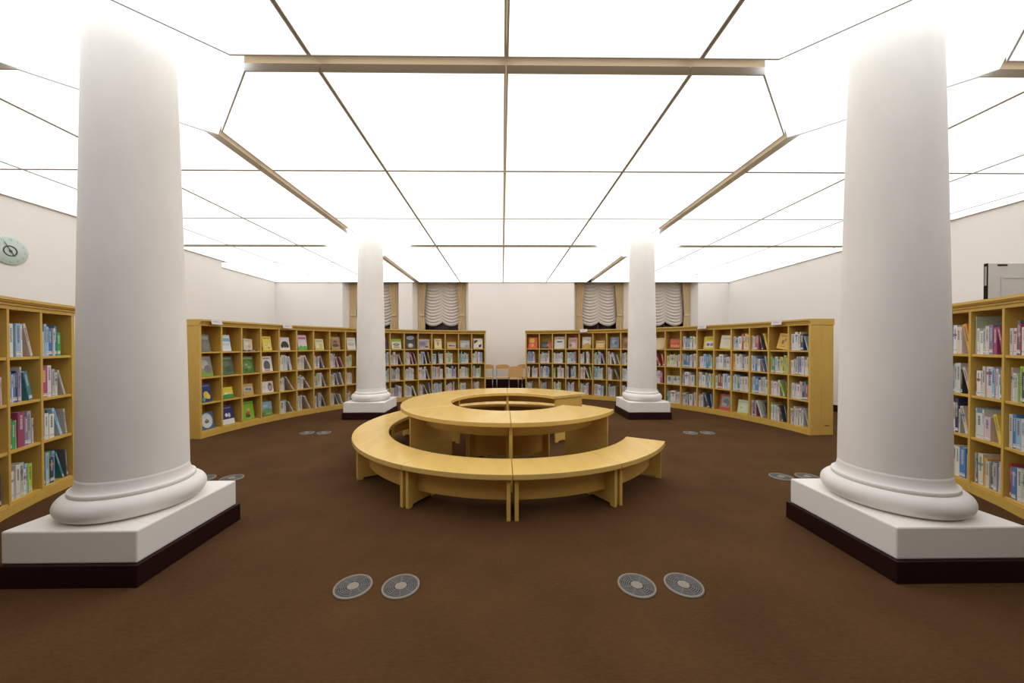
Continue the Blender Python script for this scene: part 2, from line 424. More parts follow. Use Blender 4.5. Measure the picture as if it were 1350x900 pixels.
for nm, (aL, n, w) in CASES.items():
    root = empty('bookcase', pol(BR, aL-w*n/2)); tag(root, CASELAB[nm], 'bookcase', 'curved maple bookcases')
    inv = Matrix.Translation(-root.location)
    def put(m, name, bevel=.0, lab=None):
        m.v = [tuple(Vector(v)-root.location) for v in m.v]
        o = m.build(name, M['case'], root, bevel=bevel)
        if lab: o['label'] = lab
        return o
    eL = .16 if nm not in ('back left','right') else -.012; eR = .16 if nm not in ('left','back right') else -.012
    DE = .365
    put(sweep([(-.004,TOPZ),(-.004,1.612),(-.016,1.616),(-.016,1.628),(-.034,1.640),(-.034,1.646),(-.046,1.650),(-.046,1.672),(DE,1.672),(DE,TOPZ)], aL, w, n, eL*2.2, eR*2.2), 'cornice')
    put(sweep([(-.006,0),(-.006,.078),(.02,.078),(.02,0)], aL, w, n, eL, eR), 'base_board')
    put(sweep([(DEPTH,.075),(DEPTH,TOPZ),(DEPTH+.012,TOPZ),(DEPTH+.012,.075)], aL, w, n, min(eL,0), min(eR,0)), 'back_panel')
    for k in range(n+1):
        end = k in (0, n)
        adj = end and ((k == 0 and eL < 0) or (k == n and eR < 0))
        th = .013 if adj else (.034 if end else .024)
        a = aL-w*k; m = MB()
        er = Vector((math.cos(rad(a)), math.sin(rad(a)), 0)); ex = Vector((math.sin(rad(a)), -math.cos(rad(a)), 0))
        sh = 0
        if k == 0: sh = .0072 if adj else -.005
        if k == n: sh = -.0072 if adj else .005
        o = Vector((BC[0], BC[1], 0))+ex*sh
        z0 = 0.0 if end else .079
        m.slab([(BR-.002,z0),(BR+(DE-.005 if end else DEPTH-.001),z0),(BR+(DE-.005 if end else DEPTH-.001),TOPZ-.0005),(BR-.002,TOPZ-.0005)], (o, er, Vector((0,0,1)), ex), th)
        put(m, 'side_panel' if end else 'divider', bevel=.002)
    for k in range(n):
        F = bay_frame(aL, w, k)
        h0 = BR*math.sin(rad(w/2))-.0125; h1 = (BR+DEPTH)*math.tan(rad(w/2))-.0125
        for ri, z in enumerate(SHELF):
            m = MB(); y0 = .004
            m.prism([(-h0,y0),(h0,y0),(h1,DEPTH-.003),(-h1,DEPTH-.003)], z-.022 if ri < 3 else z-.016, z, mtx=F)
            put(m, 'shelf' if ri < 3 else 'bottom_shelf', bevel=.0015)
    if nm == 'right':
        # plain end panel: raised cupboard strip and dark finger slot at the bottom, facing the camera
        a = aL-w*n; er = Vector((math.cos(rad(a)), math.sin(rad(a)), 0)); ex = Vector((math.sin(rad(a)), -math.cos(rad(a)), 0))
        m = MB(); m.slab([(BR+.17,.20),(BR+.30,.20),(BR+.30,1.50),(BR+.17,1.50)], (Vector((BC[0],BC[1],0))+ex*.0225, er, Vector((0,0,1)), ex), .003)
        put(m, 'end_strip')
        m = MB(); m.slab([(BR+.20,.128),(BR+.24,.140),(BR+.28,.140),(BR+.32,.128)], (Vector((BC[0],BC[1],0))+ex*.0225, er, Vector((0,0,1)), ex), .003)
        m.v = [tuple(Vector(v)-root.location) for v in m.v]
        m.build('finger_slot', M['slotdark'], root)['label'] = 'dark finger slot'

# sign cards on the cornices
def sign(px_ang, lab):
    er = Vector((math.cos(rad(px_ang)), math.sin(rad(px_ang)), 0))
    r0 = BR-.052
    t = empty('shelf_sign', pol(r0, px_ang, 1.672), rad(px_ang)-PI/2); tag(t, lab, 'sign', 'small shelf signs on the bookcase tops')
    m = MB(); mt = Matrix.Rotation(rad(-14), 4, 'X')
    m.box(-.085,.085,-.003,0,-.065,.012, mtx=mt); m.build('card', M['card'], t)
    m = MB()
    m.box(-.055,.02,-.0036,-.0031,-.022,-.016, mtx=mt); m.box(-.055,.045,-.0036,-.0031,-.037,-.032, mtx=mt); m.build('printed_lines', M['cardink'], t, merge=False)
sign(172.9, 'small pale sign card on the left bookcase cornice over its nearest bays')
sign(156.6, 'small pale sign card halfway along the left bookcase cornice')
sign(64.2, 'small pale sign card on the back right bookcase cornice')
sign(29.2, 'small pale sign card halfway along the right bookcase cornice')
sign(11.1, 'small pale sign card on the right bookcase cornice near its end panel')

# ------------------------------------------------------------------ books
PAL = {'w':((.72,.71,.69),'white'),'c':((.70,.62,.48),'cream'),'g':((.46,.46,.47),'light grey'),'p':((.68,.55,.52),'pale pink'),'b':((.06,.20,.46),'blue'),
 'l':((.33,.52,.68),'light blue'),'n':((.022,.035,.12),'navy'),'t':((.03,.22,.27),'teal'),'e':((.03,.36,.08),'green'),'y':((.72,.58,.06),'yellow'),
 'o':((.72,.33,.05),'orange'),'r':((.52,.05,.045),'red'),'m':((.38,.06,.16),'crimson'),'v':((.27,.22,.42),'violet'),'k':((.025,.025,.03),'black'),
 'h':((.42,.56,.05),'lime green'),'z':((.20,.095,.045),'brown'),'d':((.13,.13,.14),'dark grey'),'s':((.48,.56,.42),'sage green')}
WEIGHT = 'wwwwwwwwwwwwccccggggggggppppplllbbttsssrmyovvnkkzd'
SPEC = {
 ('front left',5): ["w4l2l2b3w1b2e3","w2m5w3g2w2g/","n1v2w3d1w4l2/p/","w2t2l2h1n3l2t/d/"],
 ('front left',4): ["b1l2w3_l4w1p2/","p3b2w1b2n1v2w1t3/","w1t3e3s1m5v3g3w1","w6w3s3w2l2h3"],
 ('front left',3): ["w2l2w2b2g3w2p2w1/","w2v2w2b1p2m2w2m2/p/","w2l3b2w2g2g2w2w2","n3k2b2w2k2n3k4n3"],
 ('front right',0): ["w2r1w2b2w3c3w1o3/","c2w2w3b1s2w3k1p2/","v2w3w3n2g1p2/","r2p3c2w2b3g2"],
 ('front right',1): ["s1w2w3g2w3y1v3m3m2/","d1w3c2p2w5l2p2w2t2z1","l1w4w1p4_y2/","g1d1c3o2c2d2g2l1p3"],
 ('front right',2): ["w2p2d2m1w4w3g2w2c1","p1w2s2h2n3v3w2l2","w2b2l3w2g3w3p2c1","r1b3w3s4h3w2g2"],
 ('right',8): ["w4w3p2c1n3l/","w2s2d1s1v3w2w2p2","s1w2p2w3p2n2t1r2b1","w2d1p2w3z1w2d1w2g/"],
 ('right',7): [None,"h1t2s2l2y2d1h2g1","w3c2w3p2w2h2/k/","h1w2v1w2p2w2k/n/"],
 ('right',6): ["p2w2m1r2m2k/y2/","w2b2w1b3w2w2v/l/","s1l2b3w2g2p2w2","p2v1n2p1m1w2/k/d2/"],
 ('right',5): ["w2g3w3r2w1y2c2","o2c1w2w2g1z1w2c2","w1l2w1t2w2p2w3p1",None],
 ('right',4): [None,"w2w1w3g3w2g1","w2z3r2w1l3w3",None],
 ('right',3): [None,"m1w1w2l2b2e1g1l1","w2p1w3g2t1w2e1y1","w2p1w2g1n3/b/"],
 ('right',2): ["r1w2b1w1t2w2z1c1w2","c1t3b3l1p2z1w3","g1b1w3p2w3","w3d1w1k1w3z1p2"],
 ('right',1): [None,"w1y2w1c3h1p2r1w2","s6s5w2","t2s2w4w2p2"],
 ('right',0): [None,"w2p2r2/r2/","l2b1k1w2p2m2","w2p2g2"],
 ('left',0): [None]*4, ('left',1): [None]*4, ('left',2): [None]*4, ('left',3): [None]*4,
 ('left',4): [None,"w2w3s2w2g1w3/","w3w2g1_w1/","w6g2_w1/"],
 ('left',5): [None,"c3c2p2c2w/","w3g2w2p1w1/","d1w2k1w2_w/"],
 ('left',6): [None,"w2g1v2p2v2/","w2d2s4w2g/","r1w2_g4v/"],
 ('left',7): [None,"w3g2w1m1p/m/","z1c2c2p1v2/w/","p1g2w2g1/w/"],
 ('left',8): [None,"c2g1s2h3","p2w2p2d1w1","g2w2g2"],
 ('back left',2): [None,"g2v1p2r1g2k/","g1d2n2w1g2s1","w1p2r2b3w1p2"],
 ('back left',3): [None,"t2g2w2p2r1p/m/","s1w2l1w2p2w1","w2p1g2p2k1w/"],
 ('back left',4): [None,"c1g2v2l2w/k/","c2w2g2w2v/","m1p2w1v2w1/b/"],
 ('back left',5): [None,"l4_k1c2p2n2","g2v2p2r2w2c1","g2l2t1w1b1l2p1"],
 ('back left',6): [None,"w2h1e2w2","w3w3b2v2g1","w2c1w1p2r2p1"],
 ('back left',7): [None,"t2e1l2t1g2c2","c2s2w2v1g1h2","z1w2s2w2"],
 ('back left',8): [None,"w2c1w2k1w2b2v1","k1w1n1g1w2s2e1","m1r1k1w2p2"],
 ('back right',0): [None,"l1b3v1b2p1m1","c3_w1p1g2p2","w1c1e2l1m1"],
 ('back right',1): [None,"g2g1s1g2k1w2c1","l1v2w1c2b3t1","p1n2d1b2n1"],
 ('back right',2): [None,"w2g2g1w2w1w2","h2_w2p2v1w2","c1w1h2s1w1h2"],
 ('back right',3): [None,"w2w1l2t2w1m2","w1v1_t1d1t2w1","n1v1w1g2w2g1"],
 ('back right',4): [None,"c1w2w1_w2p1","w1c2w1r1p2w/y/","c1p2t1w2p2m1"],
 ('back right',5): [None,"s2g1n2l1g2v/","t2e1t1l2s2w1","p2v1p2w2b1l2"],
 ('back right',6): [None,"w1s1k1c2w2/g/","g1p2w1_k/","d1l1g2s1v1g2"],
}
books = []          # dicts
def parse(sp):
    out = []; i = 0
    while i < len(sp):
        ch = sp[i]; i += 1
        if ch == '_': out.append(('_',2,False)); continue
        n = 1.4; lean = False
        if i < len(sp) and sp[i].isdigit(): n = int(sp[i]); i += 1
        if i < len(sp) and sp[i] == '/': lean = True; i += 1
        out.append((ch, n, lean))
    return out
rb = random.Random(11)
SKIP = {('back right',8)}
for nm, (aL, n, w) in CASES.items():
    for k in range(n):
        if nm == 'front left' and k < 3 or nm == 'front right' and k > 2: continue
        F = bay_frame(aL, w, k); half = BR*math.sin(rad(w/2))-.016
        specs = SPEC.get((nm, k))
        for ri in range(4):
            if specs is not None: sp = specs[ri]
            elif ri == 0: sp = None
            else: sp = ''.join(rb.choice(WEIGHT)+str(rb.randint(1,3)) for _ in range(9))
            if sp is None: continue
            items = parse(sp)
            W = 2*half; unit = .0128 if nm.startswith('front') or nm == 'right' else .0118
            tot = sum(max(.009, q[1]*unit) for q in items) + sum(.045 for q in items if q[2])
            scl = (W*(.93 if any(q[2] for q in items) else .97)-.006)/tot
            scl = min(scl, 1.0 if nm == 'front left' else (1.25 if nm == 'left' else 1.9))
            if nm == 'front left': scl = min(scl*1.0, 1)
            x = -half+.003; prevh = .2; idx = 0
            for ch, u, lean in items:
                bw = max(.008, u*unit*scl)
                if ch == '_': x += .03*scl; continue
                idx += 1
                bh = rb.uniform(.205,.282)
                if ch == 'n' and nm == 'front right' and ri == 2: bh = .315
                if (nm, k) == ('right',1) and ri == 2: bh = .165
                if nm.startswith('back'): bh *= 1.07
                if (nm, k) == ('front right', 1): bh = .325 if (ri == 0 and idx == 1) else bh*(.88 if ri == 0 else .95)
                bd = rb.uniform(.17,.215); a = 0
                if lean:
                    room = half-.004-x-bw
                    a = min(rad(rb.uniform(12,24)), math.atan(max(0, room)/max(.12, min(prevh, bh))))
                    if nm in ('left','back right') and items[-1] == (ch,u,lean) and ch in 'kw' and u < 2: a = min(rad(42), math.atan(max(0, room)*.9/prevh))
                    x += min(bh*math.sin(a), prevh*math.tan(a))
                if x+bw*math.cos(a)+bh*0 > half: break
                base = PAL[ch][0]; j = rb.uniform(.86,1.12)
                col = tuple(min(.82, max(.012, c*j*rb.uniform(.94,1.06))) for c in base)
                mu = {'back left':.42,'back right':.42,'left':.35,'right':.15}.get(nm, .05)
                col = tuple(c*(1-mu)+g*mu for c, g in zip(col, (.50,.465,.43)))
                L = F @ Matrix.Translation((x, .022+rb.uniform(0,.012), SHELF[ri]+.0008)) @ Matrix.Rotation(-a, 4, 'Y')
                books.append(dict(case=nm, bay=k, nb=n, row=ri, idx=idx, m=L, w=bw, h=bh, d=bd, col=col, ch=ch, lean=a, seed=rb.random()))
                x += bw*(math.cos(a) if a == 0 else 1/math.cos(a)) + .0006
                prevh = bh

# camera (also used to see which books show largest)
fpx, ppx, ppy, HC = 470., 668., 459., 1.3
yaw = math.atan(6/470); pitch = -math.atan(4/470); roll = .002
fwd = Vector((math.sin(yaw)*math.cos(pitch), math.cos(yaw)*math.cos(pitch), math.sin(pitch)))
rt = fwd.cross(Vector((0,0,1))).normalized(); up = rt.cross(fwd)
rt, up = rt*math.cos(roll)-up*math.sin(roll), up*math.cos(roll)+rt*math.sin(roll)
def proj(P):
    d = P-Vector((0,0,HC)); z = d.dot(fwd); return (ppx+fpx*d.dot(rt)/z, ppy-fpx*d.dot(up)/z, z)
cam = bpy.data.objects.new('camera', bpy.data.cameras.new('camera')); C.objects.link(cam)
cam.data.sensor_fit = 'HORIZONTAL'; cam.data.sensor_width = 36; cam.data.lens = fpx*36/1350
cam.data.shift_x = (675-ppx)/1350; cam.data.shift_y = (ppy-450)/1350; cam.data.clip_start = .05
cam.matrix_world = Matrix(((rt.x,up.x,-fwd.x,0),(rt.y,up.y,-fwd.y,0),(rt.z,up.z,-fwd.z,HC),(0,0,0,1)))
S.camera = cam
def score(b):
    c = [proj(b['m'] @ Vector(p)) for p in ((0,0,0),(b['w'],0,0),(b['w'],0,b['h']),(0,0,b['h']))]
    cx = sum(p[0] for p in c)/4; cy = sum(p[1] for p in c)/4
    if c[0][2] < .1 or not (-3 < cx < 1353): return 0
    s = abs(sum(c[i][0]*c[(i+1) % 4][1]-c[(i+1) % 4][0]*c[i][1] for i in range(4)))/2
    if 96 < cx < 246 or 1106 < cx < 1252 or 467 < cx < 507 or 826 < cx < 864: return 0
    if cy > 528 and 452 < cx < 524 or cy > 528 and 812 < cx < 886: return 0
    if 1252 <= cx and cy > 690: return 0
    if 530 < cx < 810 and cy > 512: return 0
    return s
for b in books: b['s'] = score(b)
books.sort(key=lambda b: -b['s'])
big = [b for b in books[:300] if b['s'] > 0]; rest = [b for b in books if b not in big]
print('books', len(books), 'individual', len(big))
def title(m, b, y, mtx=None):
    r = random.Random(b['seed']); lum = sum(b['col'])/3
    ink = (.10,.10,.12) if lum > .3 else (.62,.60,.56)
    if r.random() < .35: ink = r.choice([(.05,.12,.35),(.4,.06,.05),(.04,.22,.10),(.25,.10,.05)]) if lum > .3 else (.7,.62,.25)
    x0, x1 = b['w']*.28, b['w']*.72
    z = b['h']*r.uniform(.86,.93); end = b['h']*r.uniform(.42,.55)
    if r.random() < .25:
        z2 = b['h']*r.uniform(.55,.8); bandc = r.choice([(.5,.12,.1),(.1,.3,.45),(.55,.5,.15),(.2,.4,.22),(.45,.3,.4),(.25,.25,.27)])
        q = [(0.0004,y,z2),(b['w']-.0004,y,z2),(b['w']-.0004,y,z2+b['h']*.09),(.0004,y,z2+b['h']*.09)]
        m.face([mtx @ Vector(p) for p in q] if mtx else q, bandc)
    y2 = y-.0003
    while z > end:
        hh = r.uniform(.006,.010); wob = r.uniform(0,.25)*(x1-x0)
        q = [(x0+wob*.5,y2,z-hh),(x1-wob*.5,y2,z-hh),(x1-wob*.5,y2,z),(x0+wob*.5,y2,z)]
        m.face([mtx @ Vector(p) for p in q] if mtx else q, ink)
        z -= hh+r.uniform(.003,.006)
FROMEND = {'front left': 'right', 'left': 'left', 'back left': 'right', 'back right': 'left', 'right': 'right', 'front right': 'left'}
for b in big:
    w_, h_, d_ = b['w'], b['h'], b['d']; th = min(.002, w_*.18)
    m = MB()
    m.box(0,w_,0,th,0,h_,b['col']); m.box(0,th,th,d_,0,h_,b['col']); m.box(w_-th,w_,th,d_,0,h_,b['col'])
    title(m, b, -.0004)
    o = m.build('book', M['book'], merge=False); o.matrix_world = b['m']
    side = FROMEND[b['case']]; bay = b['bay']+1 if side == 'left' else b['nb']-b['bay']
    size = 'thin' if w_ < .016 else ('thick' if w_ > .036 else ('short' if h_ < .215 else ('tall' if h_ > .255 else 'upright')))
    if b['lean'] > .08: size = 'leaning'
    tag(o, '%s %s book, %s from left, %s shelf, %s bay from %s, %s bookcase' % (size, PAL[b['ch']][1], ORD[b['idx']], ROWN[b['row']], ORD[bay], side, b['case']), 'book', 'books shelved spine out')
    p = MB(); p.box(th+.0003,w_-th-.0003,th+.0003,d_-.004,.003,h_-.004); p.build('pages', M['pages'], o)
    if b['seed'] < .8:
        s = MB(); q0 = .008+.012*b['seed']; y = -.0009; e = w_*.06
        s.face([(e,y,q0),(w_-e,y,q0),(w_-e,y,q0+.026),(e,y,q0+.026)], (.70,.70,.68))
        s.face([(e,y-.0002,q0+.016),(w_-e,y-.0002,q0+.016),(w_-e,y-.0002,q0+.019),(e,y-.0002,q0+.019)], (.08,.13,.22) if b['seed'] < .5 else (.35,.1,.1))
        s.build('spine_label', M['book'], o, merge=False)
m = MB()
for b in rest:
    w_, h_, d_ = b['w'], b['h'], b['d']; X = b['m']
    vs = [X @ Vector(p) for p in ((0,0,0),(w_,0,0),(w_,d_,0),(0,d_,0),(0,0,h_),(w_,0,h_),(w_,d_,h_),(0,d_,h_))]
    for fc in ((0,1,5,4),(1,2,6,5),(3,0,4,7),(2,3,7,6),(0,3,2,1)): m.face([vs[i] for i in fc], b['col'])
    m.face([vs[i] for i in (4,5,6,7)], (.66,.61,.52))
    title(m, b, -.0004, X)
    if b['seed'] < .8: m.face([X @ Vector(p) for p in ((w_*.08,-.0008,.012),(w_*.92,-.0008,.012),(w_*.92,-.0008,.036),(w_*.08,-.0008,.036))], (.68,.68,.66))
o = m.build('books', M['book'], merge=False); tag(o, 'rows of many slim spine-out books on the farther shelves', 'books', None, 'stuff')

# ------------------------------------------------------------------ face-out picture books
def E(u, v, ru, rv, c): return ('e', u, v, ru, rv, c)
def Rr(u0, v0, u1, v1, c): return ('r', u0, v0, u1, v1, c)
W_ = (.74,.73,.70); BK = (.03,.03,.035); CR = (.72,.62,.42)
FACE = [
 # case, bay, row, width, height, x offset, cover colour, art, label, roll
 ('left',0,0,.17,.25,-.06,(.14,.16,.13),[Rr(.1,.7,.9,.9,(.28,.30,.25)),E(.55,.35,.3,.25,(.22,.19,.16))],'dark grey-green picture book face out, top shelf, nearest bay of left bookcase'),
 ('left',1,0,.15,.25,-.055,(.66,.70,.70),[Rr(.05,.6,.95,.8,(.2,.4,.58)),Rr(.1,.35,.9,.48,(.45,.6,.68)),Rr(0,0,1,.12,W_)],'white picture book with pale blue bands face out, top shelf of left bookcase'),
 ('left',2,0,.16,.19,-.03,(.62,.54,.42),[E(.35,.55,.16,.13,(.72,.66,.55)),E(.65,.35,.16,.16,(.48,.40,.30)),Rr(.15,.8,.85,.9,(.5,.42,.32))],'beige picture book leaning sideways above a dark strip, top shelf of left bookcase'),
 ('left',3,0,.17,.245,-.01,(.74,.60,.09),[Rr(.12,.82,.88,.92,(.5,.35,.05)),E(.35,.38,.1,.12,W_),E(.36,.36,.05,.06,BK),E(.68,.33,.1,.14,(.7,.65,.5)),E(.66,.2,.06,.06,BK)],'yellow picture book with two small figures face out, top shelf of left bookcase'),
 ('left',4,0,.20,.235,-.03,(.70,.66,.62),[E(.5,.30,.26,.26,(.65,.48,.38)),E(.5,.46,.34,.24,BK),E(.22,.34,.12,.16,BK),E(.78,.34,.12,.16,BK),Rr(0,0,1,.14,W_)],'white picture book with a black-haired face, top shelf of left bookcase'),
 ('left',5,0,.185,.285,-.02,(.70,.62,.62),[Rr(.08,.72,.92,.86,(.55,.12,.30)),Rr(0,0,1,.2,(.10,.42,.05)),E(.3,.2,.2,.1,(.10,.42,.05)),E(.75,.2,.2,.08,(.10,.42,.05))],'pink and white picture book with green grass, top shelf of left bookcase'),
 ('left',6,0,.185,.215,-.02,(.70,.64,.36),[Rr(.15,.74,.85,.88,(.5,.4,.25)),E(.3,.4,.16,.2,(.72,.70,.58)),E(.65,.35,.2,.22,(.60,.52,.12)),Rr(.1,.05,.9,.14,(.45,.5,.15))],'pale yellow patterned picture book face out, top shelf of left bookcase'),
 ('left',7,0,.20,.265,-.02,(.40,.24,.11),[E(.5,.5,.3,.24,(.28,.16,.08)),E(.5,.62,.2,.06,(.12,.07,.04)),E(.5,.32,.36,.12,(.10,.06,.04)),Rr(.15,.82,.85,.92,(.5,.34,.18))],'brown picture book with a dark moustached face, top shelf of left bookcase'),
 ('left',8,0,.20,.255,-.02,(.68,.66,.58),[E(.5,.45,.36,.15,(.35,.35,.33)),E(.5,.45,.30,.11,(.68,.66,.58)),Rr(.2,.4,.8,.46,(.30,.30,.28)),Rr(.2,.75,.8,.83,(.5,.48,.42))],'off-white picture book with a sketched grey car, top shelf of left bookcase'),
 ('left',0,1,.21,.30,-.035,(.30,.29,.24),[Rr(0,0,1,.22,(.22,.36,.05)),E(.4,.6,.34,.22,(.48,.46,.42)),E(.65,.35,.3,.2,(.20,.19,.16)),Rr(.05,.86,.95,.97,(.44,.44,.40))],'grey and green landscape picture book face out, second shelf, nearest bay of left bookcase'),
 ('left',1,1,.20,.285,-.025,(.085,.14,.075),[E(.4,.6,.3,.16,(.13,.19,.10)),E(.6,.3,.34,.18,(.06,.10,.05)),Rr(.12,.84,.88,.93,(.24,.30,.20))],'dark green picture book face out, second shelf of left bookcase'),
 ('left',2,1,.215,.275,-.02,(.07,.16,.03),[E(.5,.45,.4,.3,(.12,.24,.05)),E(.4,.5,.1,.06,(.4,.42,.32)),E(.6,.35,.13,.06,(.30,.34,.24)),E(.35,.2,.15,.06,(.04,.09,.02)),Rr(.05,.82,.95,.95,(.26,.32,.18))],'green forest picture book with pale stones, second shelf of left bookcase'),
 ('left',3,1,.205,.265,-.02,(.72,.69,.66),[E(.5,.38,.3,.34,(.10,.11,.12)),Rr(.1,.04,.9,.16,(.72,.69,.66)),Rr(.25,.04,.75,.11,(.5,.12,.1)),Rr(.2,.82,.8,.9,(.45,.25,.22))],'white picture book with a dark grey dome shape, second shelf of left bookcase'),
 ('left',0,2,.19,.265,-.05,(.025,.035,.16),[E(.55,.38,.24,.2,(.66,.52,.06)),E(.72,.28,.16,.14,(.70,.58,.10)),E(.3,.15,.12,.12,(.08,.35,.28)),Rr(.1,.84,.9,.92,(.14,.18,.4))],'dark blue picture book with a yellow shape, third shelf, nearest bay of left bookcase'),
 ('left',1,2,.185,.175,-.03,(.72,.60,.03),[Rr(0,0,1,.28,(.06,.25,.04)),E(.35,.42,.18,.13,W_),E(.68,.40,.18,.11,(.70,.66,.50)),E(.5,.28,.5,.1,(.06,.25,.04))],'yellow and green wide picture book face out, third shelf of left bookcase'),
 ('left',2,2,.19,.19,-.02,(.52,.34,.13),[Rr(.1,.4,.9,.72,(.55,.52,.42)),E(.4,.55,.2,.1,(.12,.20,.32)),E(.7,.52,.14,.1,(.10,.15,.25))],'tan picture book with a blue strip picture, third shelf of left bookcase'),
 ('left',3,2,.225,.195,-.01,(.70,.66,.62),[E(.72,.5,.2,.38,(.30,.19,.13)),E(.72,.52,.13,.26,(.40,.32,.38)),E(.72,.7,.1,.1,(.12,.07,.06)),Rr(.1,.5,.35,.56,(.5,.42,.38)),Rr(.1,.35,.3,.39,(.55,.5,.45))],'white wide picture book with a brown oval portrait, third shelf of left bookcase'),
 ('left',0,3,.225,.245,-.02,(.04,.15,.28),[E(.5,.5,.42,.44,(.60,.60,.56)),E(.5,.5,.33,.35,(.66,.67,.63)),E(.5,.45,.16,.1,(.12,.15,.12)),E(.5,.53,.08,.08,(.25,.28,.14))],'blue picture book with a big white plate shape, bottom shelf, nearest bay of left bookcase'),
 ('left',1,3,.205,.285,-.02,(.035,.030,.15),[Rr(0,0,1,.28,W_),E(.4,.5,.13,.1,W_),E(.62,.48,.1,.12,(.6,.6,.62)),E(.52,.56,.04,.05,(.03,.03,.08)),Rr(.2,.85,.8,.91,(.2,.2,.4))],'navy picture book with small white shapes and white foot, bottom shelf of left bookcase'),
 ('left',2,3,.215,.295,-.015,(.24,.46,.02),[E(.5,.38,.12,.16,(.42,.10,.04)),E(.55,.55,.12,.1,(.55,.40,.22)),E(.45,.2,.22,.08,(.10,.06,.04)),E(.35,.32,.06,.06,(.05,.05,.04)),Rr(.08,.86,.9,.94,(.12,.30,.04))],'lime green picture book with a small red figure, bottom shelf of left bookcase'),
 ('left',3,3,.19,.245,-.02,(.22,.38,.48),[Rr(0,0,1,.3,(.12,.24,.06)),E(.5,.38,.5,.14,(.16,.30,.12)),E(.35,.7,.25,.08,(.45,.55,.60)),E(.6,.15,.3,.06,(.30,.38,.12))],'sky blue landscape picture book face out, bottom shelf of left bookcase'),
 ('back left',1,0,.20,.26,.03,(.06,.04,.04),[Rr(.1,.7,.9,.85,(.3,.1,.08))],'dark picture book half behind the back left column, top shelf of back left bookcase'),
 ('back left',2,0,.235,.235,0,(.30,.42,.05),[Rr(.04,.03,.96,.72,(.70,.70,.62)),E(.5,.45,.32,.16,(.28,.18,.14)),Rr(.2,.12,.8,.24,(.25,.28,.06)),E(.5,.5,.18,.08,(.45,.35,.2))],'green and white picture book face out, top shelf of back left bookcase'),
 ('back left',3,0,.24,.325,0,(.05,.04,.05),[E(.5,.82,.36,.14,(.45,.47,.50)),E(.5,.80,.24,.09,(.30,.33,.38)),E(.5,.25,.26,.16,(.50,.42,.26)),E(.5,.3,.12,.1,(.6,.58,.5))],'black picture book with a silver oval, top shelf of back left bookcase'),
 ('back left',4,0,.255,.24,0,(.32,.28,.36),[Rr(0,.82,1,.95,(.52,.50,.48)),E(.35,.5,.28,.2,(.20,.17,.20)),E(.88,.4,.12,.3,(.66,.50,.05)),E(.7,.15,.2,.12,(.10,.03,.12)),Rr(0,0,1,.12,(.5,.45,.45))],'grey-purple picture book with a yellow corner, top shelf of back left bookcase'),
 ('back left',5,0,.18,.245,0,(.72,.60,.33),[Rr(.2,.78,.8,.86,(.35,.25,.12)),E(.5,.48,.16,.2,(.42,.32,.20)),E(.5,.62,.08,.08,(.2,.14,.1)),Rr(.15,.1,.85,.14,(.5,.38,.2))],'cream picture book with a thin brown figure, top shelf of back left bookcase'),
 ('back left',6,0,.22,.17,0,(.56,.34,.12),[Rr(.06,.25,.94,.72,(.55,.5,.45)),E(.35,.45,.25,.13,(.14,.10,.09)),E(.72,.42,.18,.13,(.2,.17,.16))],'low tan picture book with a dark photo strip, top shelf of back left bookcase'),
 ('back left',7,0,.235,.205,0,(.46,.45,.42),[E(.35,.5,.3,.24,(.55,.54,.50)),E(.7,.3,.25,.14,(.30,.30,.28)),Rr(0,0,1,.14,(.34,.28,.22)),Rr(.1,.8,.7,.88,(.3,.3,.3))],'grey landscape picture book face out, top shelf of back left bookcase'),
 ('back left',8,0,.23,.255,0,(.70,.66,.56),[E(.25,.72,.18,.12,BK),E(.14,.6,.07,.1,BK),E(.38,.8,.1,.06,BK),E(.7,.25,.15,.14,BK),E(.8,.36,.07,.1,BK),E(.4,.1,.28,.06,(.6,.38,.26))],'white picture book with black bird-like shapes, top shelf beside the back wall gap'),
 ('back right',0,0,.225,.28,0,(.66,.10,.03),[E(.42,.72,.26,.2,(.72,.52,.04)),Rr(.2,.55,.64,.9,(.72,.52,.04)),E(.4,.3,.2,.16,(.70,.25,.08)),E(.5,.3,.1,.1,(.72,.45,.1))],'orange-red picture book with a yellow patch, top shelf beside the back wall gap'),
 ('back right',1,0,.26,.165,0,(.04,.045,.04),[Rr(.72,0,1,1,(.55,.10,.06)),E(.4,.45,.3,.22,(.12,.12,.10)),E(.7,.5,.14,.2,(.50,.18,.1))],'low black and red picture book, top shelf of back right bookcase'),
 ('back right',2,0,.255,.295,0,(.64,.62,.58),[Rr(.06,.78,.94,.94,(.45,.38,.33)),Rr(.25,.52,.75,.62,BK),Rr(.4,.82,.6,.92,(.25,.2,.2))],'white picture book with a black bar, top shelf of back right bookcase'),
 ('back right',3,0,.22,.27,0,(.55,.34,.28),[E(.5,.35,.3,.26,(.62,.46,.38)),E(.25,.3,.14,.16,(.22,.16,.13)),Rr(.1,.72,.9,.82,(.35,.2,.17)),Rr(.15,.58,.85,.66,(.40,.22,.2))],'salmon pink patterned picture book, top shelf of back right bookcase'),
 ('back right',4,0,.21,.285,0,(.64,.60,.52),[Rr(0,0,1,.32,(.48,.32,.05)),E(.4,.6,.3,.14,(.72,.70,.66)),E(.6,.35,.3,.1,(.55,.30,.06)),E(.7,.75,.2,.08,(.45,.42,.36))],'white and gold picture book face out, top shelf of back right bookcase'),
 ('back right',5,0,.215,.19,0,(.58,.37,.11),[Rr(.1,.72,.9,.82,(.4,.26,.1)),Rr(.12,.25,.88,.6,(.68,.55,.28)),Rr(.12,.38,.88,.44,(.45,.30,.12))],'low tan and yellow picture book, top shelf of back right bookcase'),
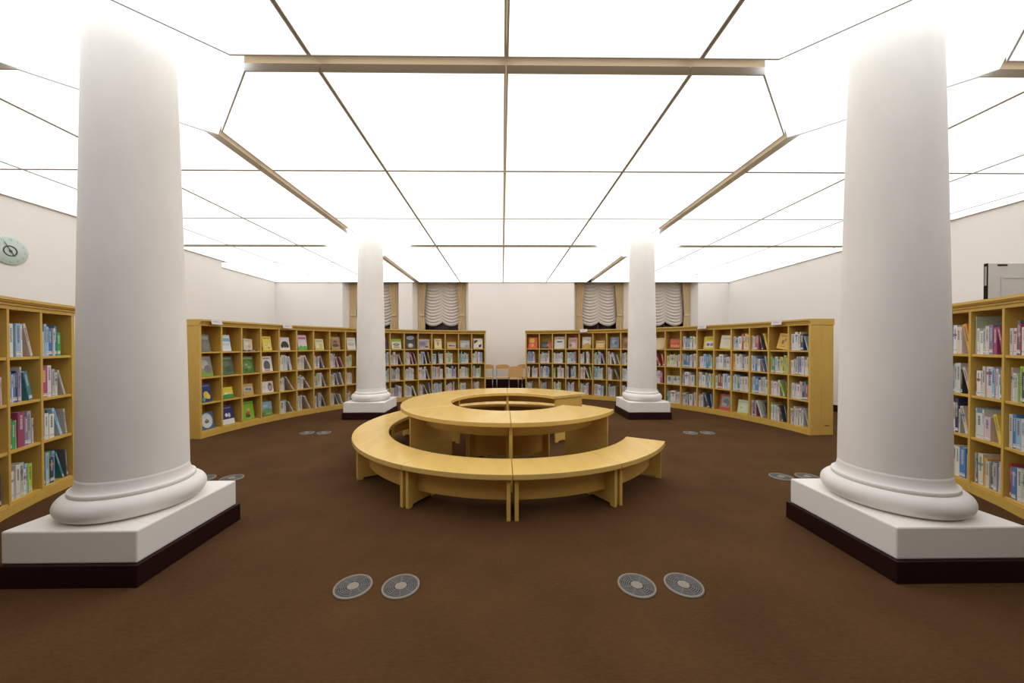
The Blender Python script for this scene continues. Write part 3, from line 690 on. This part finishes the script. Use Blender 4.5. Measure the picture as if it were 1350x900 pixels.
 ('back right',6,0,.205,.27,0,(.16,.19,.25),[E(.4,.6,.24,.2,(.30,.34,.40)),E(.65,.5,.16,.14,(.10,.14,.28)),E(.5,.2,.4,.12,(.26,.27,.27)),Rr(.1,.85,.6,.93,(.35,.38,.42))],'blue-grey picture book face out, top shelf of back right bookcase'),
 ('back right',7,0,.20,.27,-.05,(.30,.17,.08),[Rr(.1,.6,.9,.85,(.45,.25,.12)),E(.5,.3,.3,.2,(.2,.1,.05))],'brown picture book half behind the back right column, top shelf'),
 ('right',0,0,.25,.235,.0,(.68,.52,.28),[Rr(.08,.8,.92,.9,(.62,.46,.24)),E(.5,.4,.25,.2,(.70,.56,.33))],'plain tan picture book half behind the back right column, right bookcase top shelf'),
 ('right',1,0,.25,.21,.02,(.56,.08,.04),[Rr(.08,.62,.92,.85,(.58,.14,.08)),E(.2,.3,.07,.14,(.65,.40,.10)),E(.4,.28,.07,.14,(.60,.34,.08)),E(.6,.3,.07,.14,(.65,.42,.14)),E(.8,.28,.07,.14,(.60,.34,.1)),Rr(0,0,1,.1,(.12,.04,.03))],'red picture book with a row of small orange figures, top shelf of right bookcase'),
 ('right',3,0,.235,.245,.04,(.66,.52,.03),[Rr(.16,.14,.96,.64,(.68,.64,.62)),E(.4,.36,.15,.12,(.25,.12,.25)),E(.72,.36,.15,.12,(.3,.2,.12)),Rr(.2,.76,.9,.9,(.55,.40,.04))],'yellow picture book with a white picture box, top shelf of right bookcase'),
 ('right',4,0,.23,.255,.02,(.70,.64,.50),[Rr(0,0,1,.12,(.68,.58,.10)),Rr(.15,.7,.85,.8,(.55,.48,.36)),E(.5,.4,.25,.14,(.68,.60,.45))],'cream picture book leaning sideways, top shelf of right bookcase'),
 ('right',7,0,.20,.25,.015,(.68,.42,.08),[E(.45,.45,.12,.14,(.25,.14,.05)),E(.65,.6,.08,.1,(.3,.18,.06)),Rr(.2,.8,.85,.86,(.4,.22,.05)),Rr(.3,.15,.7,.2,(.35,.2,.05))],'orange picture book leaning sideways with small dark figures, top shelf of right bookcase'),
 ('right',4,3,.225,.29,.01,(.50,.09,.07),[Rr(.16,.2,.92,.88,(.28,.32,.33)),E(.6,.5,.26,.24,(.16,.19,.20)),E(.45,.36,.24,.1,(.36,.40,.40))],'red picture book with a grey picture, bottom shelf of right bookcase'),
 ('right',5,3,.21,.235,.01,(.60,.64,.46),[Rr(.08,.8,.92,.9,(.45,.52,.30)),E(.5,.45,.3,.2,(.66,.68,.56)),E(.35,.4,.1,.1,(.45,.50,.28)),Rr(0,0,1,.08,(.58,.58,.15))],'pale green picture book face out, bottom shelf of right bookcase'),
]
TILT = {('left',2,0): .10, ('right',4,0): .05, ('right',7,0): .13}
for row in FACE:
    nm, k, ri, bw, bh, xo, base, art, lab = row
    aL, n, w = CASES[nm]; F = bay_frame(aL, w, k)
    bw *= .93 if nm in ('left','right') else 1.02
    tilt = TILT.get((nm,k,ri), 0)
    m = MB(); th = .008
    m.box(-bw/2,bw/2,0,.002,0,bh,base); m.box(-bw/2,-bw/2+.002,.002,th,0,bh,base); m.box(-bw/2,bw/2,th,th+.002,0,bh,base)
    y = -.0003
    for a in art:
        y -= .00012
        if a[0] == 'r':
            _, u0, v0, u1, v1, c = a
            m.face([((u-.5)*bw, y, v*bh) for u, v in ((u0,v0),(u1,v0),(u1,v1),(u0,v1))], c)
        else:
            _, u, v, ru, rv, c = a
            pts = []
            for q in range(20):
                uu = min(1, max(0, u+ru*math.cos(2*PI*q/20))); vv = min(1, max(0, v+rv*math.sin(2*PI*q/20)))
                pts.append(((uu-.5)*bw, y, vv*bh))
            m.face(pts, c)
    o = m.build('picture_book', M['book'], merge=False)
    lift = abs(math.sin(tilt))*bw/2
    if xo < -.001 and nm == 'left': xo = min(xo, 0)*.6
    yy, back = .05, -.19
    o.matrix_world = F @ Matrix.Translation((xo, yy, SHELF[ri]+.0045+lift)) @ Matrix.Rotation(back, 4, 'X') @ Matrix.Rotation(tilt, 4, 'Y')
    tag(o, lab, 'picture book', 'picture books shown face out')
    p = MB(); p.box(-bw/2+.0025,bw/2-.003,.0022,th-.0002,.002,bh-.003); p.build('pages', M['pages'], o)
# dark strip stand under the beige book
aL, n, w = CASES['left']; F = bay_frame(aL, w, 2)
m = MB(); m.box(-.125,.10,-.012,.03,0,.018,(.10,.03,.04)); m.box(-.105,-.06,-.0125,-.012,.004,.014,(.6,.55,.55)); m.box(-.02,.06,-.0125,-.012,.004,.014,(.5,.45,.45))
o = m.build('display_strip', M['book'], merge=False); o.matrix_world = F @ Matrix.Translation((0,.012,SHELF[0]+.0008)); tag(o, 'dark narrow strip lying at the shelf edge before the beige book, left bookcase', 'shelf strip')

# ------------------------------------------------------------------ curtains and swag blinds
def solid(o, t):
    s = o.modifiers.new('thick','SOLIDIFY'); s.thickness = t; s.offset = 0; return o
for i, c in enumerate(BL):
    wname = ['window at the far left, mostly behind the back left column','window above the back left bookcase','window above the back right bookcase','window just right of the back right column'][i]
    wshort = ['far left window by the back left column','window left of the bare back wall','window right of the bare back wall','far right window by the back right column'][i]
    ztop, zb = ZC+.04, 1.05
    for sgn in (-1, 1):
        m = MB(); nu, nv = 40, 30; vs = []; fs = []
        for v in range(nv+1):
            t = v/nv; z = ztop+(zb-ztop)*t
            # gathered towards the jamb at the tie height (z about 2.2)
            tie = math.exp(-((z-2.18)/.28)**2); low = 1 if z < 2.18 else 0
            wd = .30-.135*tie-.05*low*(1-tie)
            if z > 2.18: wd = .165+(.225-.165)*min(1, (z-2.18)/.8)
            else: wd = .165+.03*min(1,(2.18-z)/.3)
            for u in range(nu+1):
                q = u/nu
                x = sgn*(.690-q*wd*1.1)
                y = YB+.245+.022*math.sin(q*2*PI*5.5+i)*(.6+.4*(1-tie))-.03*(1-tie)*q
                vs.append((x, y-YB-.2, z-zb))
        for v in range(nv):
            for u in range(nu): a = v*(nu+1)+u; fs.append((a,a+1,a+nu+2,a+nu+1))
        m.raw(vs, fs, None, True)
        o = m.build('curtain', M['curtain']); o.location = (c, YB+.2, zb); solid(o, .004)
        tag(o, 'tan curtain at the %s side of the %s' % ('left' if sgn < 0 else 'right', wshort), 'curtain', 'tan tied-back curtains')
        tb = MB(); x0, x1 = sorted((sgn*.645, sgn*.50)); tb.box(x0, x1, .000, .008, 1.105, 1.14); tb.build('tieback', M['curtain'], o)
    m = MB(); nu, nv = 48, 150; vs = []; fs = []; ztop2 = ZC+.16; drop = ztop2-1.985
    for v in range(nv+1):
        t = v/nv
        for u in range(nu+1):
            q = u/nu; lob = abs(math.sin(PI*q*2))          # two lobes
            sag = (.105+.02*t)*lob**.75
            z = ztop2-drop*t-sag
            ph = (t*14.3) % 1.0
            fold = .046*(ph**1.5)*(.12+.88*lob)
            x = -.53+1.06*q
            y = .0-.045*lob-fold
            vs.append((x, y, z-1.7))
    for v in range(nv):
        for u in range(nu): a = v*(nu+1)+u; fs.append((a,a+1,a+nu+2,a+nu+1))
    m.raw(vs, fs, None, True)
    o = m.build('swag_blind', M['blind']); o.location = (c, YB+.345, 1.7); solid(o, .003)
    tag(o, 'pale gathered two-lobed swag blind in the %s' % wshort, 'blind', 'swag blinds in the windows')

# ------------------------------------------------------------------ chairs in the gap
def chair(x, y, rz, label, zb=.655):
    t = empty('chair', (x, y, 0), rz); tag(t, label, 'chair', 'wooden chairs against the back wall')
    # local: faces -y (towards the room)
    m = MB(); pts = []
    for q in range(9):
        u = -1+q/4; pts.append((u*.175, .43+0*u))
    m.prism([(-.18,-.19),(.18,-.19),(.165,.17),(-.165,.17)], .435, .455); m.build('seat', M['chairwood'], t, bevel=.006)
    b = MB(); nu = 14; vs = []; fs = []
    for u in range(nu+1):
        q = -1+2*u/nu; yy = .205+.02*(1-q*q); zt = .775-.030*abs(q)**2.5
        vs += [(q*.185, yy-.006, zb),(q*.185, yy+.006, zb),(q*.185, yy+.006, zt),(q*.185, yy-.006, zt)]
    for u in range(nu):
        a, d = 4*u, 4*u+4; fs += [(a,a+1,d+1,d),(a+1,a+2,d+2,d+1),(a+2,a+3,d+3,d+2),(a+3,a,d,d+3)]
    fs += [(0,3,2,1),(4*nu,4*nu+1,4*nu+2,4*nu+3)]
    b.raw(vs, fs); b.build('backrest', M['chairwood'], t)
    for s in (-1, 1):
        b = MB(); b.tube([(s*.165,-.18,.004),(s*.165,-.17,.43)], .011); b.build('leg', M['chairmetal'], t)
        b = MB(); b.tube([(s*.165,.20,.004),(s*.165,.165,.3),(s*.165,.165,.45),(s*.165,.19,.6),(s*.165,.215,.74)], .011); b.build('leg', M['chairmetal'], t)
chair(-.42, 9.62, 0, 'pale wooden chair at the left end of the row, half behind the back left bookcase')
chair(.02, 9.58, .02, 'pale wooden chair second from left in the gap between the back bookcases')
chair(.345, 9.12, PI-.03, 'pale wooden chair turned round with its back to the room, third in the row', .50)
chair(.60, 9.62, -.02, 'pale wooden chair at the right end of the row, half behind the back right bookcase')

# ------------------------------------------------------------------ wall clock
cl = empty('wall_clock', (XL+.003, 4.33, 2.435)); tag(cl, 'round pale green glass wall clock with a dark ring on the left wall', 'clock')
RY = Matrix.Rotation(PI/2, 4, 'Y')
def onwall(m): m.v = [tuple(RY @ Vector(v)) for v in m.v]; return m
m = MB(); m.lathe([(.165,0),(.165,.010),(.160,.013),(.02,.013)], n=64); onwall(m).build('face', M['clockglass'], cl)
m = MB(); m.lathe([(.064,.0132),(.064,.017),(.052,.017),(.052,.0132)], n=48, cap=False); onwall(m).build('ring', M['clockdark'], cl)['label'] = 'dark ring'
for h in range(1, 13):
    m = MB()
    cu = bpy.data.curves.new('n','FONT'); cu.body = str(h); cu.size = .034; cu.align_x = 'CENTER'; cu.align_y = 'CENTER'
    ob = bpy.data.objects.new('n', cu); C.objects.link(ob); bpy.context.view_layer.update()
    me = ob.to_mesh(); a = PI/2-h*PI/6
    ox, oy = .132*math.cos(a), .132*math.sin(a)
    # seen from the room the wall's right hand is +y
    m.raw([(0.0142, ox+v.co.x, oy+v.co.y) for v in me.vertices], [tuple(p.vertices) for p in me.polygons])
    ob.to_mesh_clear(); bpy.data.objects.remove(ob); bpy.data.curves.remove(cu)
    m.build('numeral', M['clocknum'], cl, merge=False)
def hand(name, ang, ln, wd, x):
    a = rad(90-ang); d = Vector((0,math.cos(a),math.sin(a))); nrm = Vector((0,-math.sin(a),math.cos(a))); b = MB()
    for sx in (0,): 
        pts = [-d*.02-nrm*wd, d*ln-nrm*wd*.6, d*ln+nrm*wd*.6, -d*.02+nrm*wd]
        b.raw([p+Vector((x,0,0)) for p in pts]+[p+Vector((x+.0015,0,0)) for p in pts], [(0,1,2,3),(7,6,5,4),(0,4,5,1),(1,5,6,2),(2,6,7,3),(3,7,4,0)])
    b.build(name, M['clockdark'], cl)
hand('hour_hand', 4.9*30, .07, .006, .0185); hand('minute_hand', 55*6, .115, .0045, .021)
m = MB(); m.lathe([(.011,.0135),(.011,.026)], n=20); onwall(m).build('hub', M['clockdark'], cl)

# ------------------------------------------------------------------ open door at the right
d = struct(empty('door_1', (XR-.02, 4.05, 0)))
HX = 5.61-(XR-.02)
m = MB(); m.box(HX+.002,-.001,0,.036,.01,2.235); m.build('door_leaf', M['door'], d, bevel=.004)
m = MB()
for z0, z1 in ((.22,.95),(1.12,2.08)):
    x0, x1 = HX+.15, -.14
    for a in ((x0,x1,z0,z0+.018),(x0,x1,z1-.018,z1),(x0,x0+.018,z0+.018,z1-.018),(x1-.018,x1,z0+.018,z1-.018)): m.box(a[0],a[1],-.008,-.0005,a[2],a[3])
m.build('panel_moulding', M['door'], d, merge=False)
m = MB(); m.box(HX-.004,HX+.0015,.001,.035,.01,2.235); m.build('door_edge', M['doordark'], d)['label'] = 'dark door edge'
m = MB(); m.box(HX-.006,HX-.0045,.008,.028,1.98,2.20); m.build('bolt_plate', M['chairmetal'], d)
m = MB(); m.box(HX+.11,HX+.22,-.006,-.0005,2.205,2.222); m.build('top_catch', M['doordark'], d)
m = MB(); m.tube([(HX+.07,-.002,1.0),(HX+.07,-.05,1.0),(HX+.18,-.05,1.0)], .009); m.build('door_handle', M['chairmetal'], d)

# ------------------------------------------------------------------ world and view
wd = bpy.data.worlds.new('world'); S.world = wd; wd.use_nodes = True
wd.node_tree.nodes['Background'].inputs[0].default_value = (.02,.02,.022,1); wd.node_tree.nodes['Background'].inputs[1].default_value = 1
S.view_settings.view_transform = 'Standard'; S.view_settings.look = 'None'; S.view_settings.exposure = 0; S.view_settings.gamma = 1
S.view_settings.use_curve_mapping = False
S.cycles.use_denoising = True; S.cycles.max_bounces = 10; S.cycles.diffuse_bounces = 6
